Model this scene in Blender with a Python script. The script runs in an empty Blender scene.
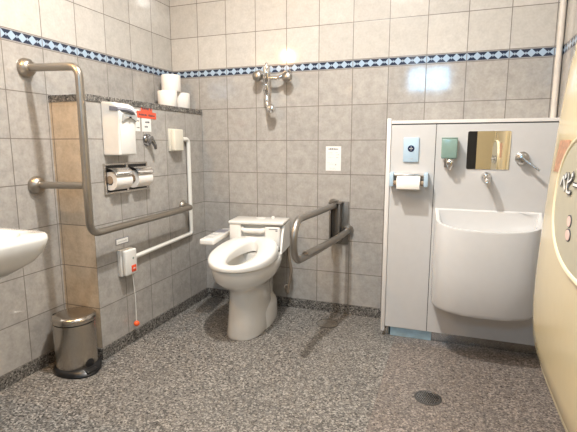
import bpy, bmesh, math, random
from mathutils import Vector, Matrix
random.seed(7)
PI = math.pi
S = bpy.context.scene
COL = S.collection

# ------------------------------------------------------------------ camera
cam_d = bpy.data.cameras.new('camera')
cam = bpy.data.objects.new('camera', cam_d)
COL.objects.link(cam)
yaw, pitch, roll = 0.348, -0.1569, -0.0009
f_ = Vector((-math.sin(yaw) * math.cos(pitch), math.cos(yaw) * math.cos(pitch), math.sin(pitch)))
r_ = Vector((math.cos(yaw), math.sin(yaw), 0))
u_ = r_.cross(f_)
r2 = r_ * math.cos(roll) + u_ * math.sin(roll)
u2 = -r_ * math.sin(roll) + u_ * math.cos(roll)
M = Matrix.Identity(4)
for i in range(3):
    M[i][0], M[i][1], M[i][2] = r2[i], u2[i], -f_[i]
M[0][3], M[1][3], M[2][3] = 1.7514, -2.5909, 1.0293
cam.matrix_world = M
cam_d.sensor_width = 36
cam_d.lens = 445.03 / 577 * 36
cam_d.clip_start = 0.02
S.camera = cam

# ------------------------------------------------------------------ world, exposure
w = bpy.data.worlds.new('sky')
S.world = w
w.use_nodes = True
bg = w.node_tree.nodes['Background']
bg.inputs[0].default_value = (0.40, 0.70, 1.0, 1)
bg.inputs[1].default_value = 4.0
S.view_settings.view_transform = 'Standard'
S.view_settings.look = 'None'
S.view_settings.gamma = 1
S.view_settings.use_curve_mapping = False
S.view_settings.exposure = 0.36
CEIL_POWER = 35.0
CEIL_COL = (1.0, 0.975, 0.93)
FILL_POWER = 10.0
WALL_POWER = 20.0
WALL_COL = (1.0, 0.60, 0.26)
WIN_POWER = 8.0

def lamp(name, kind, loc, power, col, size=0.1, rot=(0, 0, 0), size_y=None, shape='DISK'):
    d = bpy.data.lights.new(name, kind)
    d.energy = power
    d.color = col
    if kind == 'AREA':
        d.shape = shape
        d.size = size
        if size_y:
            d.size_y = size_y
    else:
        d.shadow_soft_size = size
    o = bpy.data.objects.new(name, d)
    o.location = loc
    o.rotation_euler = rot
    COL.objects.link(o)
    return o

lamp('daylight', 'AREA', (1.45, -3.30, 1.83), WIN_POWER, (0.32, 0.66, 1.0), 0.46, (PI / 2, 0, 0), 0.26, 'RECTANGLE')

# ------------------------------------------------------------------ node helpers
class NT:
    def __init__(s, name):
        s.m = bpy.data.materials.new(name)
        s.m.use_nodes = True
        s.t = s.m.node_tree
        s.b = s.t.nodes['Principled BSDF']
    def n(s, ty, **k):
        x = s.t.nodes.new(ty)
        for a, v in k.items():
            setattr(x, a, v)
        return x
    def L(s, a, b):
        s.t.links.new(a, b)
    def put(s, sock, v):
        if isinstance(v, (int, float)):
            sock.default_value = v
        elif isinstance(v, tuple):
            sock.default_value = v if len(v) == 4 or len(sock.default_value) == 3 else (*v, 1)
        else:
            s.L(v, sock)
    def math(s, op, a, b=0.0, c=0.0):
        x = s.n('ShaderNodeMath', operation=op)
        s.put(x.inputs[0], a)
        s.put(x.inputs[1], b)
        s.put(x.inputs[2], c)
        return x.outputs[0]
    def mix(s, f, a, b, mode='MIX'):
        x = s.n('ShaderNodeMix', data_type='RGBA', blend_type=mode)
        s.put(x.inputs[0], f)
        s.put(x.inputs[6], a)
        s.put(x.inputs[7], b)
        return x.outputs[2]
    def noise(s, scale, detail=3, vec=None, rough=0.5):
        x = s.n('ShaderNodeTexNoise')
        x.inputs['Scale'].default_value = scale
        x.inputs['Detail'].default_value = detail
        x.inputs['Roughness'].default_value = rough
        if vec is not None:
            s.L(vec, x.inputs['Vector'])
        return x.outputs[0]
    def pos(s):
        return s.n('ShaderNodeNewGeometry').outputs['Position']
    def obj(s):
        return s.n('ShaderNodeTexCoord').outputs['Object']
    def ramp(s, f, stops, interp='LINEAR'):
        x = s.n('ShaderNodeValToRGB')
        x.color_ramp.interpolation = interp
        e = x.color_ramp.elements
        while len(e) < len(stops):
            e.new(0.5)
        for q, (p, c) in zip(e, stops):
            q.position = p
            q.color = (*c, 1)
        s.L(f, x.inputs[0])
        return x.outputs[0]
    def maprange(s, v, a, b, c=0.0, d=1.0):
        x = s.n('ShaderNodeMapRange')
        s.put(x.inputs[0], v)
        for i, q in enumerate((a, b, c, d)):
            x.inputs[i + 1].default_value = q
        return x.outputs[0]
    def bump(s, h, strength=0.1, dist=0.002):
        x = s.n('ShaderNodeBump')
        x.inputs['Strength'].default_value = strength
        x.inputs['Distance'].default_value = dist
        s.L(h, x.inputs['Height'])
        s.L(x.outputs[0], s.b.inputs['Normal'])

def mat(name, col, rough=0.4, metal=0.0, var=0.06, scale=30, bump=0.0, coat=0.0, emit=None, es=0.0, trans=0.0, spec=0.5):
    t = NT(name)
    n = t.noise(scale, 3, t.obj())
    lo = tuple(c * (1 - var) for c in col)
    hi = tuple(min(1, c * (1 + var)) for c in col)
    t.L(t.ramp(n, [(0.3, lo), (0.7, hi)]), t.b.inputs['Base Color'])
    t.b.inputs['Roughness'].default_value = rough
    t.b.inputs['Metallic'].default_value = metal
    t.b.inputs['Coat Weight'].default_value = coat
    t.b.inputs['Specular IOR Level'].default_value = spec
    t.b.inputs['Transmission Weight'].default_value = trans
    if emit:
        t.b.inputs['Emission Color'].default_value = (*emit, 1)
        t.b.inputs['Emission Strength'].default_value = es
    if bump:
        t.bump(n, bump, 0.001)
    return t.m

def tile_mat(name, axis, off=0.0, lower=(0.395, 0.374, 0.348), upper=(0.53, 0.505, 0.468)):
    t = NT(name)
    sep = t.n('ShaderNodeSeparateXYZ')
    t.L(t.pos(), sep.inputs[0])
    u = t.math('ADD', sep.outputs[axis], off)
    z = sep.outputs[2]
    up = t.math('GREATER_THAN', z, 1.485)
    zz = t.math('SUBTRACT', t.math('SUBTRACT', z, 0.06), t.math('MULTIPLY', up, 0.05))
    def dist(v, p):
        fr = t.math('FRACT', t.math('ADD', t.math('DIVIDE', v, p), 50.5))
        return t.math('MULTIPLY', t.math('ABSOLUTE', t.math('SUBTRACT', fr, 0.5)), p)
    du, dz = dist(u, 0.2), dist(zz, 0.2)
    d = t.math('MINIMUM', du, dz)
    joint = t.maprange(d, 0.0011, 0.0026, 1.0, 0.0)
    # border strip
    inb = t.math('MULTIPLY', t.math('GREATER_THAN', z, 1.46), t.math('LESS_THAN', z, 1.51))
    v = t.math('DIVIDE', t.math('SUBTRACT', z, 1.46), 0.05)
    av = t.math('ABSOLUTE', t.math('SUBTRACT', v, 0.5))
    fu = t.math('ABSOLUTE', t.math('SUBTRACT', t.math('FRACT', t.math('ADD', t.math('DIVIDE', u, 0.05), 50.5)), 0.5))
    dia = t.math('ADD', t.math('MULTIPLY', fu, 2.0), t.math('MULTIPLY', av, 2.1))
    isd = t.maprange(dia, 0.80, 0.90, 1.0, 0.0)
    half = t.math('ABSOLUTE', t.math('SUBTRACT', fu, 0.5))
    dot = t.math('ADD', t.math('MULTIPLY', half, 4.0), t.math('MULTIPLY', av, 3.6))
    isdot = t.maprange(dot, 0.50, 0.60, 1.0, 0.0)
    navy = (0.022, 0.032, 0.062)
    blue = (0.36, 0.47, 0.60)
    bc = t.mix(isd, navy, blue)
    bc = t.mix(isdot, bc, (0.30, 0.38, 0.48))
    rim = t.math('GREATER_THAN', av, 0.37)
    bc = t.mix(rim, bc, (0.20, 0.20, 0.21))
    rl = t.math('GREATER_THAN', av, 0.43)
    bc = t.mix(rl, bc, (0.42, 0.41, 0.40))
    # body
    p = t.pos()
    n1 = t.noise(22, 5, p, 0.65)
    n2 = t.noise(90, 3, p)
    cell = t.n('ShaderNodeCombineXYZ')
    t.L(t.math('FLOOR', t.math('DIVIDE', u, 0.2)), cell.inputs[0])
    t.L(t.math('FLOOR', t.math('DIVIDE', zz, 0.2)), cell.inputs[1])
    wn = t.n('ShaderNodeTexWhiteNoise', noise_dimensions='3D')
    t.L(cell.outputs[0], wn.inputs[0])
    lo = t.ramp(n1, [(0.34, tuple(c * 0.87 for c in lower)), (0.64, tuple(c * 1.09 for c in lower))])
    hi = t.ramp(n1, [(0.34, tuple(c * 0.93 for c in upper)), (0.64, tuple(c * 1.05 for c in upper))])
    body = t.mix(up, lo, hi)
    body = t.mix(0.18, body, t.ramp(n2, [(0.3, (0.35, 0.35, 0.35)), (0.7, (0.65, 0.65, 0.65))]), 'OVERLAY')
    k = t.maprange(wn.outputs[0], 0, 1, 0.94, 1.05)
    vm = t.n('ShaderNodeVectorMath', operation='SCALE')
    t.L(body, vm.inputs[0])
    t.L(k, vm.inputs['Scale'])
    c = t.mix(inb, vm.outputs[0], bc)
    c = t.mix(t.math('MULTIPLY', joint, 0.92), c, (0.12, 0.10, 0.085))
    t.L(c, t.b.inputs['Base Color'])
    rr = t.math('ADD', t.math('MULTIPLY', joint, 0.4), t.maprange(n1, 0.3, 0.7, 0.07, 0.10))
    t.L(rr, t.b.inputs['Roughness'])
    h = t.math('SUBTRACT', t.math('MULTIPLY', n1, 0.12), joint)
    t.bump(h, 0.18, 0.0006)
    return t.m

def granite(name, slabs=False, scale=150, k=1.0):
    t = NT(name)
    p = t.pos()
    v = t.n('ShaderNodeTexVoronoi')
    v.inputs['Scale'].default_value = scale
    t.L(p, v.inputs['Vector'])
    s = t.n('ShaderNodeSeparateColor')
    t.L(v.outputs['Color'], s.inputs[0])
    def kk(c):
        return tuple(x * k for x in c)
    c1 = t.ramp(s.outputs[0], [(0.0, kk((0.03, 0.028, 0.027))), (0.22, kk((0.10, 0.093, 0.085))), (0.44, kk((0.22, 0.205, 0.185))), (0.68, kk((0.36, 0.335, 0.30))), (0.88, kk((0.56, 0.53, 0.48)))], 'CONSTANT')
    n = t.noise(scale * 0.5, 4, p, 0.7)
    c = t.mix(0.25, c1, t.ramp(n, [(0.35, kk((0.09, 0.085, 0.08))), (0.65, kk((0.42, 0.39, 0.36)))]))
    if slabs:
        sep = t.n('ShaderNodeSeparateXYZ')
        t.L(p, sep.inputs[0])
        right = t.math('MULTIPLY', t.math('GREATER_THAN', sep.outputs[0], 1.512), t.math('GREATER_THAN', sep.outputs[1], -1.6))
        c2 = t.mix(0.8, c, (1.0, 0.90, 0.85), 'MULTIPLY')
        n3 = t.noise(95, 4, p, 0.7)
        c2 = t.mix(0.2, c2, t.ramp(n3, [(0.35, (0.10, 0.08, 0.075)), (0.65, (0.34, 0.28, 0.25))]))
        c = t.mix(right, c, c2)
        def dist(vv, per, o):
            fr = t.math('FRACT', t.math('ADD', t.math('DIVIDE', t.math('SUBTRACT', vv, o), per), 50.5))
            return t.math('MULTIPLY', t.math('ABSOLUTE', t.math('SUBTRACT', fr, 0.5)), per)
        d = t.math('MINIMUM', dist(sep.outputs[0], 0.412, 1.512), dist(sep.outputs[1], 0.60, -0.22))
        j = t.maprange(d, 0.0008, 0.0022, 0.55, 0.0)
        left = t.math('SUBTRACT', 1.0, t.math('MULTIPLY', t.math('SUBTRACT', 1.0, right), 0.6))
        c = t.mix(t.math('MULTIPLY', j, left), c, (0.06, 0.055, 0.05))
        big = t.noise(2.2, 2, p)
        c = t.mix(t.maprange(big, 0.4, 0.7, 0.0, 0.25), c, (0.13, 0.125, 0.12))
    t.L(c, t.b.inputs['Base Color'])
    t.L(t.maprange(n, 0.3, 0.7, 0.22, 0.40), t.b.inputs['Roughness'])
    return t.m

def steel(name, col=(0.55, 0.52, 0.48), rough=0.26, stretch=(1, 1, 40), var=0.12):
    t = NT(name)
    mp = t.n('ShaderNodeMapping')
    t.L(t.obj(), mp.inputs[0])
    mp.inputs['Scale'].default_value = stretch
    n = t.noise(60, 3, mp.outputs[0])
    t.L(t.ramp(n, [(0.3, tuple(c * (1 - var) for c in col)), (0.7, tuple(c * (1 + var) for c in col))]), t.b.inputs['Base Color'])
    t.b.inputs['Metallic'].default_value = 1
    t.L(t.maprange(n, 0.3, 0.7, rough * 0.8, rough * 1.25), t.b.inputs['Roughness'])
    return t.m

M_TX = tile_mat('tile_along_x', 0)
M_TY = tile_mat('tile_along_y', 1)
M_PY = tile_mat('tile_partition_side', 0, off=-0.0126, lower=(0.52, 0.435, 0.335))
M_FLOOR = granite('granite_floor', True, 165, 0.86)
M_GRAN = granite('granite_trim', False, 170, 0.62)
M_PLASTER = mat('white_plaster', (0.72, 0.69, 0.65), 0.8, bump=0.1)
M_PANEL = mat('white_laminate', (0.58, 0.57, 0.56), 0.33, var=0.015)
M_PANEDGE = mat('pale_panel_edge', (0.74, 0.71, 0.68), 0.4, var=0.02)
M_CER = mat('white_ceramic', (0.78, 0.765, 0.73), 0.10, var=0.01, coat=0.5)
M_CER2 = mat('cool_white_ceramic', (0.67, 0.663, 0.655), 0.12, var=0.01, coat=0.5)
M_SEAT = mat('white_plastic_seat', (0.79, 0.775, 0.74), 0.22, var=0.01, coat=0.2)
M_PLAS = mat('white_plastic', (0.74, 0.72, 0.68), 0.38, var=0.02)
M_IVORY = mat('ivory_plastic', (0.72, 0.68, 0.58), 0.4, var=0.03)
M_GREYP = mat('grey_plastic', (0.20, 0.20, 0.23), 0.6)
M_LGREYP = mat('light_grey_plastic', (0.50, 0.50, 0.49), 0.4)
M_DARK = mat('black_plastic', (0.012, 0.012, 0.013), 0.35)
M_BAR = steel('bronze_toned_steel', (0.40, 0.365, 0.32), 0.36, (1, 1, 1), 0.03)
M_STEEL = steel('brushed_steel', (0.56, 0.54, 0.51), 0.22)
M_PLATE = steel('dark_steel_plate', (0.24, 0.225, 0.205), 0.5, (1, 1, 1), 0.03)
M_RAIL = steel('satin_rail_steel', (0.36, 0.34, 0.315), 0.38, (1, 1, 1), 0.03)
M_BIN = steel('bin_steel', (0.50, 0.46, 0.41), 0.2, (60, 60, 1))
M_CHROME = mat('chrome', (0.75, 0.74, 0.73), 0.08, 1.0, var=0.02)
M_DCHROME = mat('dark_chrome', (0.34, 0.34, 0.35), 0.12, 1.0, var=0.02)
M_MIRROR = mat('mirror_glass', (0.80, 0.78, 0.74), 0.01, 1.0, var=0.002)
M_CREAM = mat('cream_plastic', (0.66, 0.55, 0.33), 0.20, var=0.012, coat=0.35)
M_CREAM2 = mat('light_cream_plastic', (0.82, 0.73, 0.50), 0.25, var=0.01)
M_OVAL = mat('beige_grey_panel', (0.44, 0.41, 0.31), 0.35, var=0.03)
M_PEACH = mat('peach_surface', (0.80, 0.52, 0.36), 0.5, var=0.2, scale=70)
M_PAPER = mat('paper', (0.80, 0.79, 0.76), 0.8, var=0.02)
M_TISSUE = mat('toilet_paper', (0.84, 0.80, 0.75), 0.95, var=0.02, bump=0.4, scale=120)
M_CARD = mat('cardboard_core', (0.34, 0.25, 0.17), 0.9)
M_INK = mat('dark_ink', (0.07, 0.07, 0.08), 0.7)
M_RED = mat('red_tape', (0.74, 0.11, 0.055), 0.5)
M_REDB = mat('red_button', (0.80, 0.09, 0.03), 0.3)
M_REDBALL = mat('red_ball', (0.85, 0.12, 0.03), 0.3)
M_BLUE = mat('pale_blue_plastic', (0.46, 0.60, 0.72), 0.35, var=0.02)
M_BLUEK = mat('pale_blue_gloss', (0.50, 0.72, 0.86), 0.2, var=0.15, scale=25)
M_NAVY = mat('navy_sensor', (0.015, 0.025, 0.07), 0.25)
M_GREEN = mat('green_soap_tank', (0.23, 0.34, 0.30), 0.22, var=0.05)
M_WATER = mat('water', (0.45, 0.45, 0.42), 0.04, var=0.01)
M_DOOR = mat('dark_door', (0.02, 0.019, 0.02), 0.4)
M_HOSE = mat('brown_grey_hose', (0.20, 0.16, 0.12), 0.5)
M_PIPE = mat('white_conduit', (0.78, 0.76, 0.71), 0.4, var=0.01)
M_DRAIN = mat('dark_metal_grate', (0.14, 0.135, 0.13), 0.35, 0.8)
M_GROOVE = mat('gap_shade_dark', (0.05, 0.05, 0.05), 0.8)  # near-black strips paint the shade inside the panel gaps
M_PINK = mat('pink_letter', (0.80, 0.58, 0.52), 0.6)
M_GLOW = mat('lamp_diffuser', (0.9, 0.9, 0.9), 0.5, emit=(1.0, 0.9, 0.76), es=6)
M_GLOWW = mat('warm_lamp_diffuser', (0.9, 0.8, 0.6), 0.5, emit=(1.0, 0.60, 0.24), es=14)

# ------------------------------------------------------------------ mesh helpers
def NB():
    return bmesh.new()

def link(name, bm, m, parent=None, smooth=None, loc=None):
    bmesh.ops.recalc_face_normals(bm, faces=bm.faces[:])
    me = bpy.data.meshes.new(name)
    bm.to_mesh(me)
    bm.free()
    me.materials.append(m)
    o = bpy.data.objects.new(name, me)
    COL.objects.link(o)
    if parent:
        o.parent = parent
    if smooth is not None:
        for p in me.polygons:
            p.use_smooth = True
        me.set_sharp_from_angle(angle=math.radians(smooth))
    if loc:
        o.location = loc
    return o

def box(bm, x0, x1, y0, y1, z0, z1, bev=0.0, seg=2):
    tmp = bmesh.new()
    bmesh.ops.create_cube(tmp, size=1)
    for v in tmp.verts:
        v.co = Vector((x0 + (v.co.x + .5) * (x1 - x0), y0 + (v.co.y + .5) * (y1 - y0), z0 + (v.co.z + .5) * (z1 - z0)))
    if bev:
        bmesh.ops.bevel(tmp, geom=tmp.edges[:], offset=bev, segments=seg, affect='EDGES', profile=0.5)
    merge(bm, tmp)
    return bm

def merge(bm, tmp, mx=None):
    if mx is not None:
        bmesh.ops.transform(tmp, matrix=mx, verts=tmp.verts[:])
    me = bpy.data.meshes.new('tmp')
    tmp.to_mesh(me)
    tmp.free()
    bm.from_mesh(me)
    bpy.data.meshes.remove(me)

def loft(bm, rings, cap0=True, cap1=True, closed=True):
    vs = [[bm.verts.new(p) for p in r] for r in rings]
    n = len(vs[0])
    for a, b in zip(vs, vs[1:]):
        for i in range(n if closed else n - 1):
            j = (i + 1) % n
            try:
                bm.faces.new((a[i], a[j], b[j], b[i]))
            except ValueError:
                pass
    if cap0:
        bm.faces.new(list(reversed(vs[0])))
    if cap1:
        bm.faces.new(vs[-1])
    return vs

def lathe(bm, prof, c=(0, 0, 0), axis=(0, 0, 1), n=28, cap0=True, cap1=True):
    q = Vector((0, 0, 1)).rotation_difference(Vector(axis).normalized())
    c = Vector(c)
    rings = []
    for r, h in prof:
        r = max(r, 1e-5)
        rings.append([c + q @ Vector((r * math.cos(2 * PI * i / n), r * math.sin(2 * PI * i / n), h)) for i in range(n)])
    loft(bm, rings, cap0, cap1)
    return bm

def tube(bm, pts, r, n=16, caps=True):
    pts = [Vector(p) for p in pts]
    rr = r if isinstance(r, (list, tuple)) else [r] * len(pts)
    up = None
    rings = []
    for i, p in enumerate(pts):
        a = pts[max(i - 1, 0)]
        b = pts[min(i + 1, len(pts) - 1)]
        t = (b - a).normalized()
        if up is None:
            up = t.orthogonal().normalized()
        else:
            up = (up - t * up.dot(t)).normalized()
        s = t.cross(up)
        rings.append([p + (up * math.cos(2 * PI * k / n) + s * math.sin(2 * PI * k / n)) * rr[i] for k in range(n)])
    loft(bm, rings, caps, caps)
    return bm

def fillet(pts, rad, seg=8):
    pts = [Vector(p) for p in pts]
    out = [pts[0]]
    for i in range(1, len(pts) - 1):
        a, b, c = pts[i - 1], pts[i], pts[i + 1]
        r = rad[i - 1] if isinstance(rad, (list, tuple)) else rad
        d1 = (a - b).normalized()
        d2 = (c - b).normalized()
        th = d1.angle(d2)
        tt = min(r / math.tan(th / 2), (a - b).length * .49, (c - b).length * .49)
        p1, p2 = b + d1 * tt, b + d2 * tt
        re = tt * math.tan(th / 2)
        cen = b + (d1 + d2).normalized() * (re / math.sin(th / 2))
        v1, v2 = p1 - cen, p2 - cen
        an = v1.angle(v2)
        for k in range(seg + 1):
            s = k / seg
            out.append(cen + (v1 * math.sin((1 - s) * an) + v2 * math.sin(s * an)) / math.sin(an))
    out.append(pts[-1])
    return out

def empty(name, loc, label, cat, group=None, rz=0.0):
    o = bpy.data.objects.new(name, None)
    o.empty_display_size = 0.05
    o.location = loc
    o.rotation_euler = (0, 0, rz)
    COL.objects.link(o)
    return tag(o, label, cat, group)

def tag(o, label, cat, group=None):
    o['label'] = label
    o['category'] = cat
    if group:
        o['group'] = group
    return o

def struct(name, bm, m, parent=None, smooth=None):
    o = link(name, bm, m, parent, smooth)
    if not parent:
        o['kind'] = 'structure'
    return o

def rel(parent):
    """children are written in world coordinates of the un-rotated parent"""
    x, y, z = parent.location
    return lambda a, b, c: (a - x, b - y, c - z)

def shift(bm, parent):
    bmesh.ops.translate(bm, vec=-Vector(parent.location), verts=bm.verts[:])
    return bm

def part(name, bm, m, parent, smooth=None, label=None):
    shift(bm, parent if parent.parent is None else parent.parent)
    o = link(name, bm, m, parent, smooth)
    if label:
        o['label'] = label
    return o

def text_bm(body, size, extrude=0.0003, offset=0.0, align='CENTER'):
    c = bpy.data.curves.new('txt', 'FONT')
    c.body = body
    c.size = size
    c.extrude = extrude
    c.offset = offset
    c.align_x = align
    c.align_y = 'CENTER'
    o = bpy.data.objects.new('txt', c)
    COL.objects.link(o)
    bpy.context.view_layer.update()
    dg = bpy.context.evaluated_depsgraph_get()
    me = bpy.data.meshes.new_from_object(o.evaluated_get(dg))
    bm = bmesh.new()
    bm.from_mesh(me)
    bpy.data.objects.remove(o)
    bpy.data.curves.remove(c)
    bpy.data.meshes.remove(me)
    return bm

def basis(loc, right, up):
    r = Vector(right).normalized()
    u = Vector(up).normalized()
    n = r.cross(u)
    m = Matrix.Identity(4)
    for i in range(3):
        m[i][0], m[i][1], m[i][2], m[i][3] = r[i], u[i], n[i], loc[i]
    return m

# wall-local boxes: a frame whose x runs along the wall, y up, z out of the wall
def wbox(bm, mx, x0, x1, y0, y1, z0, z1, bev=0.0, seg=2):
    t = NB()
    box(t, x0, x1, y0, y1, z0, z1, bev, seg)
    merge(bm, t, mx)
    return bm

# ------------------------------------------------------------------ room shell
W, YB, H = 2.235, -3.2, 2.4
PX, PY, PZ = 0.2126, -0.990, 1.257        # partition face, near end, top
struct('floor', box(NB(), -0.1, W + 0.1, YB - 0.1, 0.1, -0.1, 0.0), M_FLOOR)
struct('ceiling', box(NB(), -0.1, W + 0.1, YB - 0.1, 0.1, H, H + 0.1), M_PLASTER)
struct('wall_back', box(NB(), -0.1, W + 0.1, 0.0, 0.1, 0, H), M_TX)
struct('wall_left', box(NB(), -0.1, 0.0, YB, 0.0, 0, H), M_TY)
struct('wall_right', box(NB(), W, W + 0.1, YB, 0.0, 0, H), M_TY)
bm = NB()
wx0, wx1, wz0, wz1 = 1.19, 1.69, 1.68, 1.97
dx0, dx1, dz1 = 1.72, 2.20, 2.02
box(bm, -0.1, wx0, YB - 0.1, YB, 0, H)
box(bm, wx0, wx1, YB - 0.1, YB, 0, wz0)
box(bm, wx0, wx1, YB - 0.1, YB, wz1, H)
box(bm, wx1, dx0, YB - 0.1, YB, 0, H)
box(bm, dx0, dx1, YB - 0.1, YB, dz1, H)
box(bm, dx1, W + 0.1, YB - 0.1, YB, 0, H)
struct('wall_front', bm, M_TX)
bm = NB()
for a, b, c, d in ((wx0, wx1, wz0, wz0 + .02), (wx0, wx1, wz1 - .02, wz1), (wx0, wx0 + .02, wz0, wz1), (wx1 - .02, wx1, wz0, wz1), (1.43, 1.45, wz0, wz1)):
    box(bm, a, b, YB - 0.07, YB - 0.03, c, d)
struct('window_1', bm, mat('white_window_frame', (0.7, 0.7, 0.7), 0.4))
bm = NB()
box(bm, dx0, dx1, YB - 0.08, YB - 0.04, 0, dz1)
dr = struct('door_1', bm, M_DOOR)
link('door_jamb', box(NB(), 2.005, dx1, YB - .06, YB + .02, 0, dz1, .004), M_CREAM, dr)
hb = NB()
tube(hb, fillet([(dx0 + .05, YB - .04, .95), (dx0 + .05, YB, .95), (dx0 + .05, YB, 1.15), (dx0 + .05, YB - .04, 1.15)], .015), .008)
link('door_handle', hb, M_STEEL, dr, 40)

# half-height tiled service partition against the left wall
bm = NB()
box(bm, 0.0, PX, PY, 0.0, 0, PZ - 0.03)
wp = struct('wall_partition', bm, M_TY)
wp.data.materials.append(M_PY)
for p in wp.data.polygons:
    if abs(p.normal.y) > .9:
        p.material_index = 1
struct('trim_1', box(NB(), 0.0, PX + 0.004, PY - 0.004, 0.0, PZ - 0.03, PZ, 0.0015), M_GRAN)
struct('baseboard_left', box(NB(), 0.0, 0.006, YB, PY, 0, 0.06), M_GRAN)
struct('baseboard_partition', box(NB(), 0.0, PX + 0.006, PY - 0.006, 0.0, 0, 0.06), M_GRAN)
struct('baseboard_back', box(NB(), PX + 0.006, 1.44, -0.006, 0.0, 0, 0.06), M_GRAN)
bm = NB()
lathe(bm, [(0.014, 1.16), (0.014, H)], (2.218, -0.014, 0), n=20)
struct('trim_2', bm, mat('cream_corner_pipe', (0.70, 0.64, 0.57), 0.4), smooth=40)

# ------------------------------------------------------------------ lamps
t = empty('ceiling_light', (1.1, -1.2, H), 'round recessed ceiling downlight above the middle of the floor', 'light')
part('frame', lathe(NB(), [(0.085, H), (0.085, H - .008), (0.07, H - .012), (0.07, H - .004)], (1.1, -1.2, 0), n=32, cap0=False, cap1=False), M_PLAS, t, 40)
part('diffuser', lathe(NB(), [(0.07, H - .003), (0.07, H - .006)], (1.1, -1.2, 0), n=32), M_GLOW, t, 40)
l = lamp('lamp_bulb', 'AREA', (0, 0, -.014), CEIL_POWER, CEIL_COL, 0.09)
l.parent = t
t = empty('added_fill_panel', (1.35, -1.62, H), 'added square fill light panel above the space in front of the washbasin', 'light')  # unseen fill panel, added to soften shadows and brighten the toilet front
part('frame', box(NB(), 1.12, 1.58, -1.85, -1.39, H - .02, H, .003), M_PLAS, t, 40)
part('diffuser', box(NB(), 1.14, 1.56, -1.83, -1.41, H - .024, H - .018), M_GLOW, t)
l = lamp('lamp_bulb', 'AREA', (0, 0, -.03), FILL_POWER, CEIL_COL, 0.4, shape='SQUARE')
l.parent = t
t = empty('wall_lamp', (0, -1.80, 1.935), 'warm lit bracket lamp on the left tiled wall above the washbasin', 'light')
part('wall_plate', box(NB(), 0, .02, -1.88, -1.72, 1.895, 1.975, .004), M_CHROME, t, 40)
part('arm', tube(NB(), [(0.01, -1.8, 1.935), (0.08, -1.8, 1.935)], .012, 12), M_CHROME, t, 40)
part('lamp_shade', tube(NB(), [(0.10, -1.85, 1.935), (0.10, -1.75, 1.935)], .032, 20), M_GLOWW, t, 40)
l = lamp('lamp_bulb', 'POINT', (0.16, 0.0, -0.02), WALL_POWER, WALL_COL, 0.04)
l.parent = t

# ------------------------------------------------------------------ toilet
def egg(z, hw, yb, yf, n=40, e=2.0, eb=3.0, x0=0.0):
    """closed outline: front tip at yf (most negative), back at yb, widest between"""
    ym = yb + (yf - yb) * 0.50
    out = []
    for i in range(n):
        a = 2 * PI * i / n
        cx, sy = math.cos(a), math.sin(a)
        if sy >= 0:
            ee = eb
            ly = yb - ym
        else:
            ee = e
            ly = ym - yf
        x = math.copysign(abs(cx) ** (2 / ee), cx) * hw
        y = ym + math.copysign(abs(sy) ** (2 / ee), sy) * abs(ly)
        out.append((x0 + x, y, z))
    return out

TX, TROT = 0.652, math.radians(8.0)
T = empty('toilet', (TX, 0, 0), 'white ceramic toilet with raised washlet seat standing against the back wall', 'toilet', rz=TROT)
bm = NB()
loft(bm, [egg(0.0, .106, -.13, -.580, e=2.4), egg(0.012, .109, -.13, -.585, e=2.4), egg(.10, .101, -.14, -.565, e=2.4), egg(.21, .095, -.14, -.556, e=2.3),
          egg(.25, .097, -.13, -.562, e=2.2), egg(.28, .112, -.12, -.592, e=2.1), egg(.305, .145, -.11, -.648, e=2.1), egg(.335, .166, -.10, -.684, e=2.1), egg(.38, .174, -.09, -.699, e=2.1),
          egg(.402, .173, -.09, -.701, e=2.1), egg(.407, .169, -.10, -.696, e=2.1),
          egg(.407, .118, -.24, -.64, eb=2.0), egg(.39, .112, -.25, -.63, eb=2.0), egg(.32, .10, -.28, -.60, eb=2.0), egg(.26, .07, -.33, -.55, eb=2.0), egg(.22, .04, -.38, -.49, eb=2.0)])
bowl = link('bowl', bm, M_CER, T, 50)
bm = NB()
loft(bm, [egg(.27, .072, -.32, -.55, eb=2.0), egg(.274, .074, -.32, -.553, eb=2.0)])
link('water', bm, M_WATER, T, 50)
bm = NB()
loft(bm, [egg(0, .122, -.06, -.46, e=3), egg(.09, .118, -.06, -.44, e=3), egg(.108, .108, -.07, -.40, e=3), egg(.125, .09, -.08, -.30, e=3)])
link('rear_foot', bm, M_CER, T, 45)
bm = NB()
loft(bm, [egg(.12, .075, -.06, -.25, e=4, eb=4), egg(.30, .080, -.05, -.28, e=4, eb=4), egg(.38, .15, -.05, -.28, e=4, eb=4), egg(.405, .165, -.05, -.28, e=4, eb=4)])
link('rear_pedestal', bm, M_CER, T, 45)
def seg_(zf, zb, hw, yb, yf, nar=0.0, **k):
    """seat outline whose height runs from zf at the front tip to zb at the hinge"""
    out = []
    for x, y, z in egg(0, hw, yb, yf, n=56, **k):
        q = min(1.0, max(0.0, (y + .715) / .50))
        out.append((x * (1 - nar * q * q), y, zf + (zb - zf) * q))
    return out
bm = NB()
kw = dict(e=2.05, eb=2.6)
kh = dict(e=2.0, eb=1.9)
loft(bm, [seg_(.410, .415, .168, -.20, -.707, .02, **kw), seg_(.413, .42, .176, -.195, -.715, .02, **kw), seg_(.428, .475, .179, -.195, -.719, .04, **kw), seg_(.436, .489, .175, -.20, -.714, .07, **kw), seg_(.440, .496, .166, -.205, -.704, .10, **kw),
          seg_(.436, .492, .112, -.225, -.678, .34, **kh), seg_(.429, .480, .082, -.242, -.655, .40, **kh), seg_(.420, .466, .076, -.250, -.648, .40, **kh), seg_(.410, .415, .076, -.250, -.648, .40, **kh), seg_(.410, .415, .168, -.20, -.707, .02, **kw)], False, False)
bmesh.ops.remove_doubles(bm, verts=bm.verts[:], dist=1e-5)
link('seat', bm, M_SEAT, T, 50)
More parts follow.
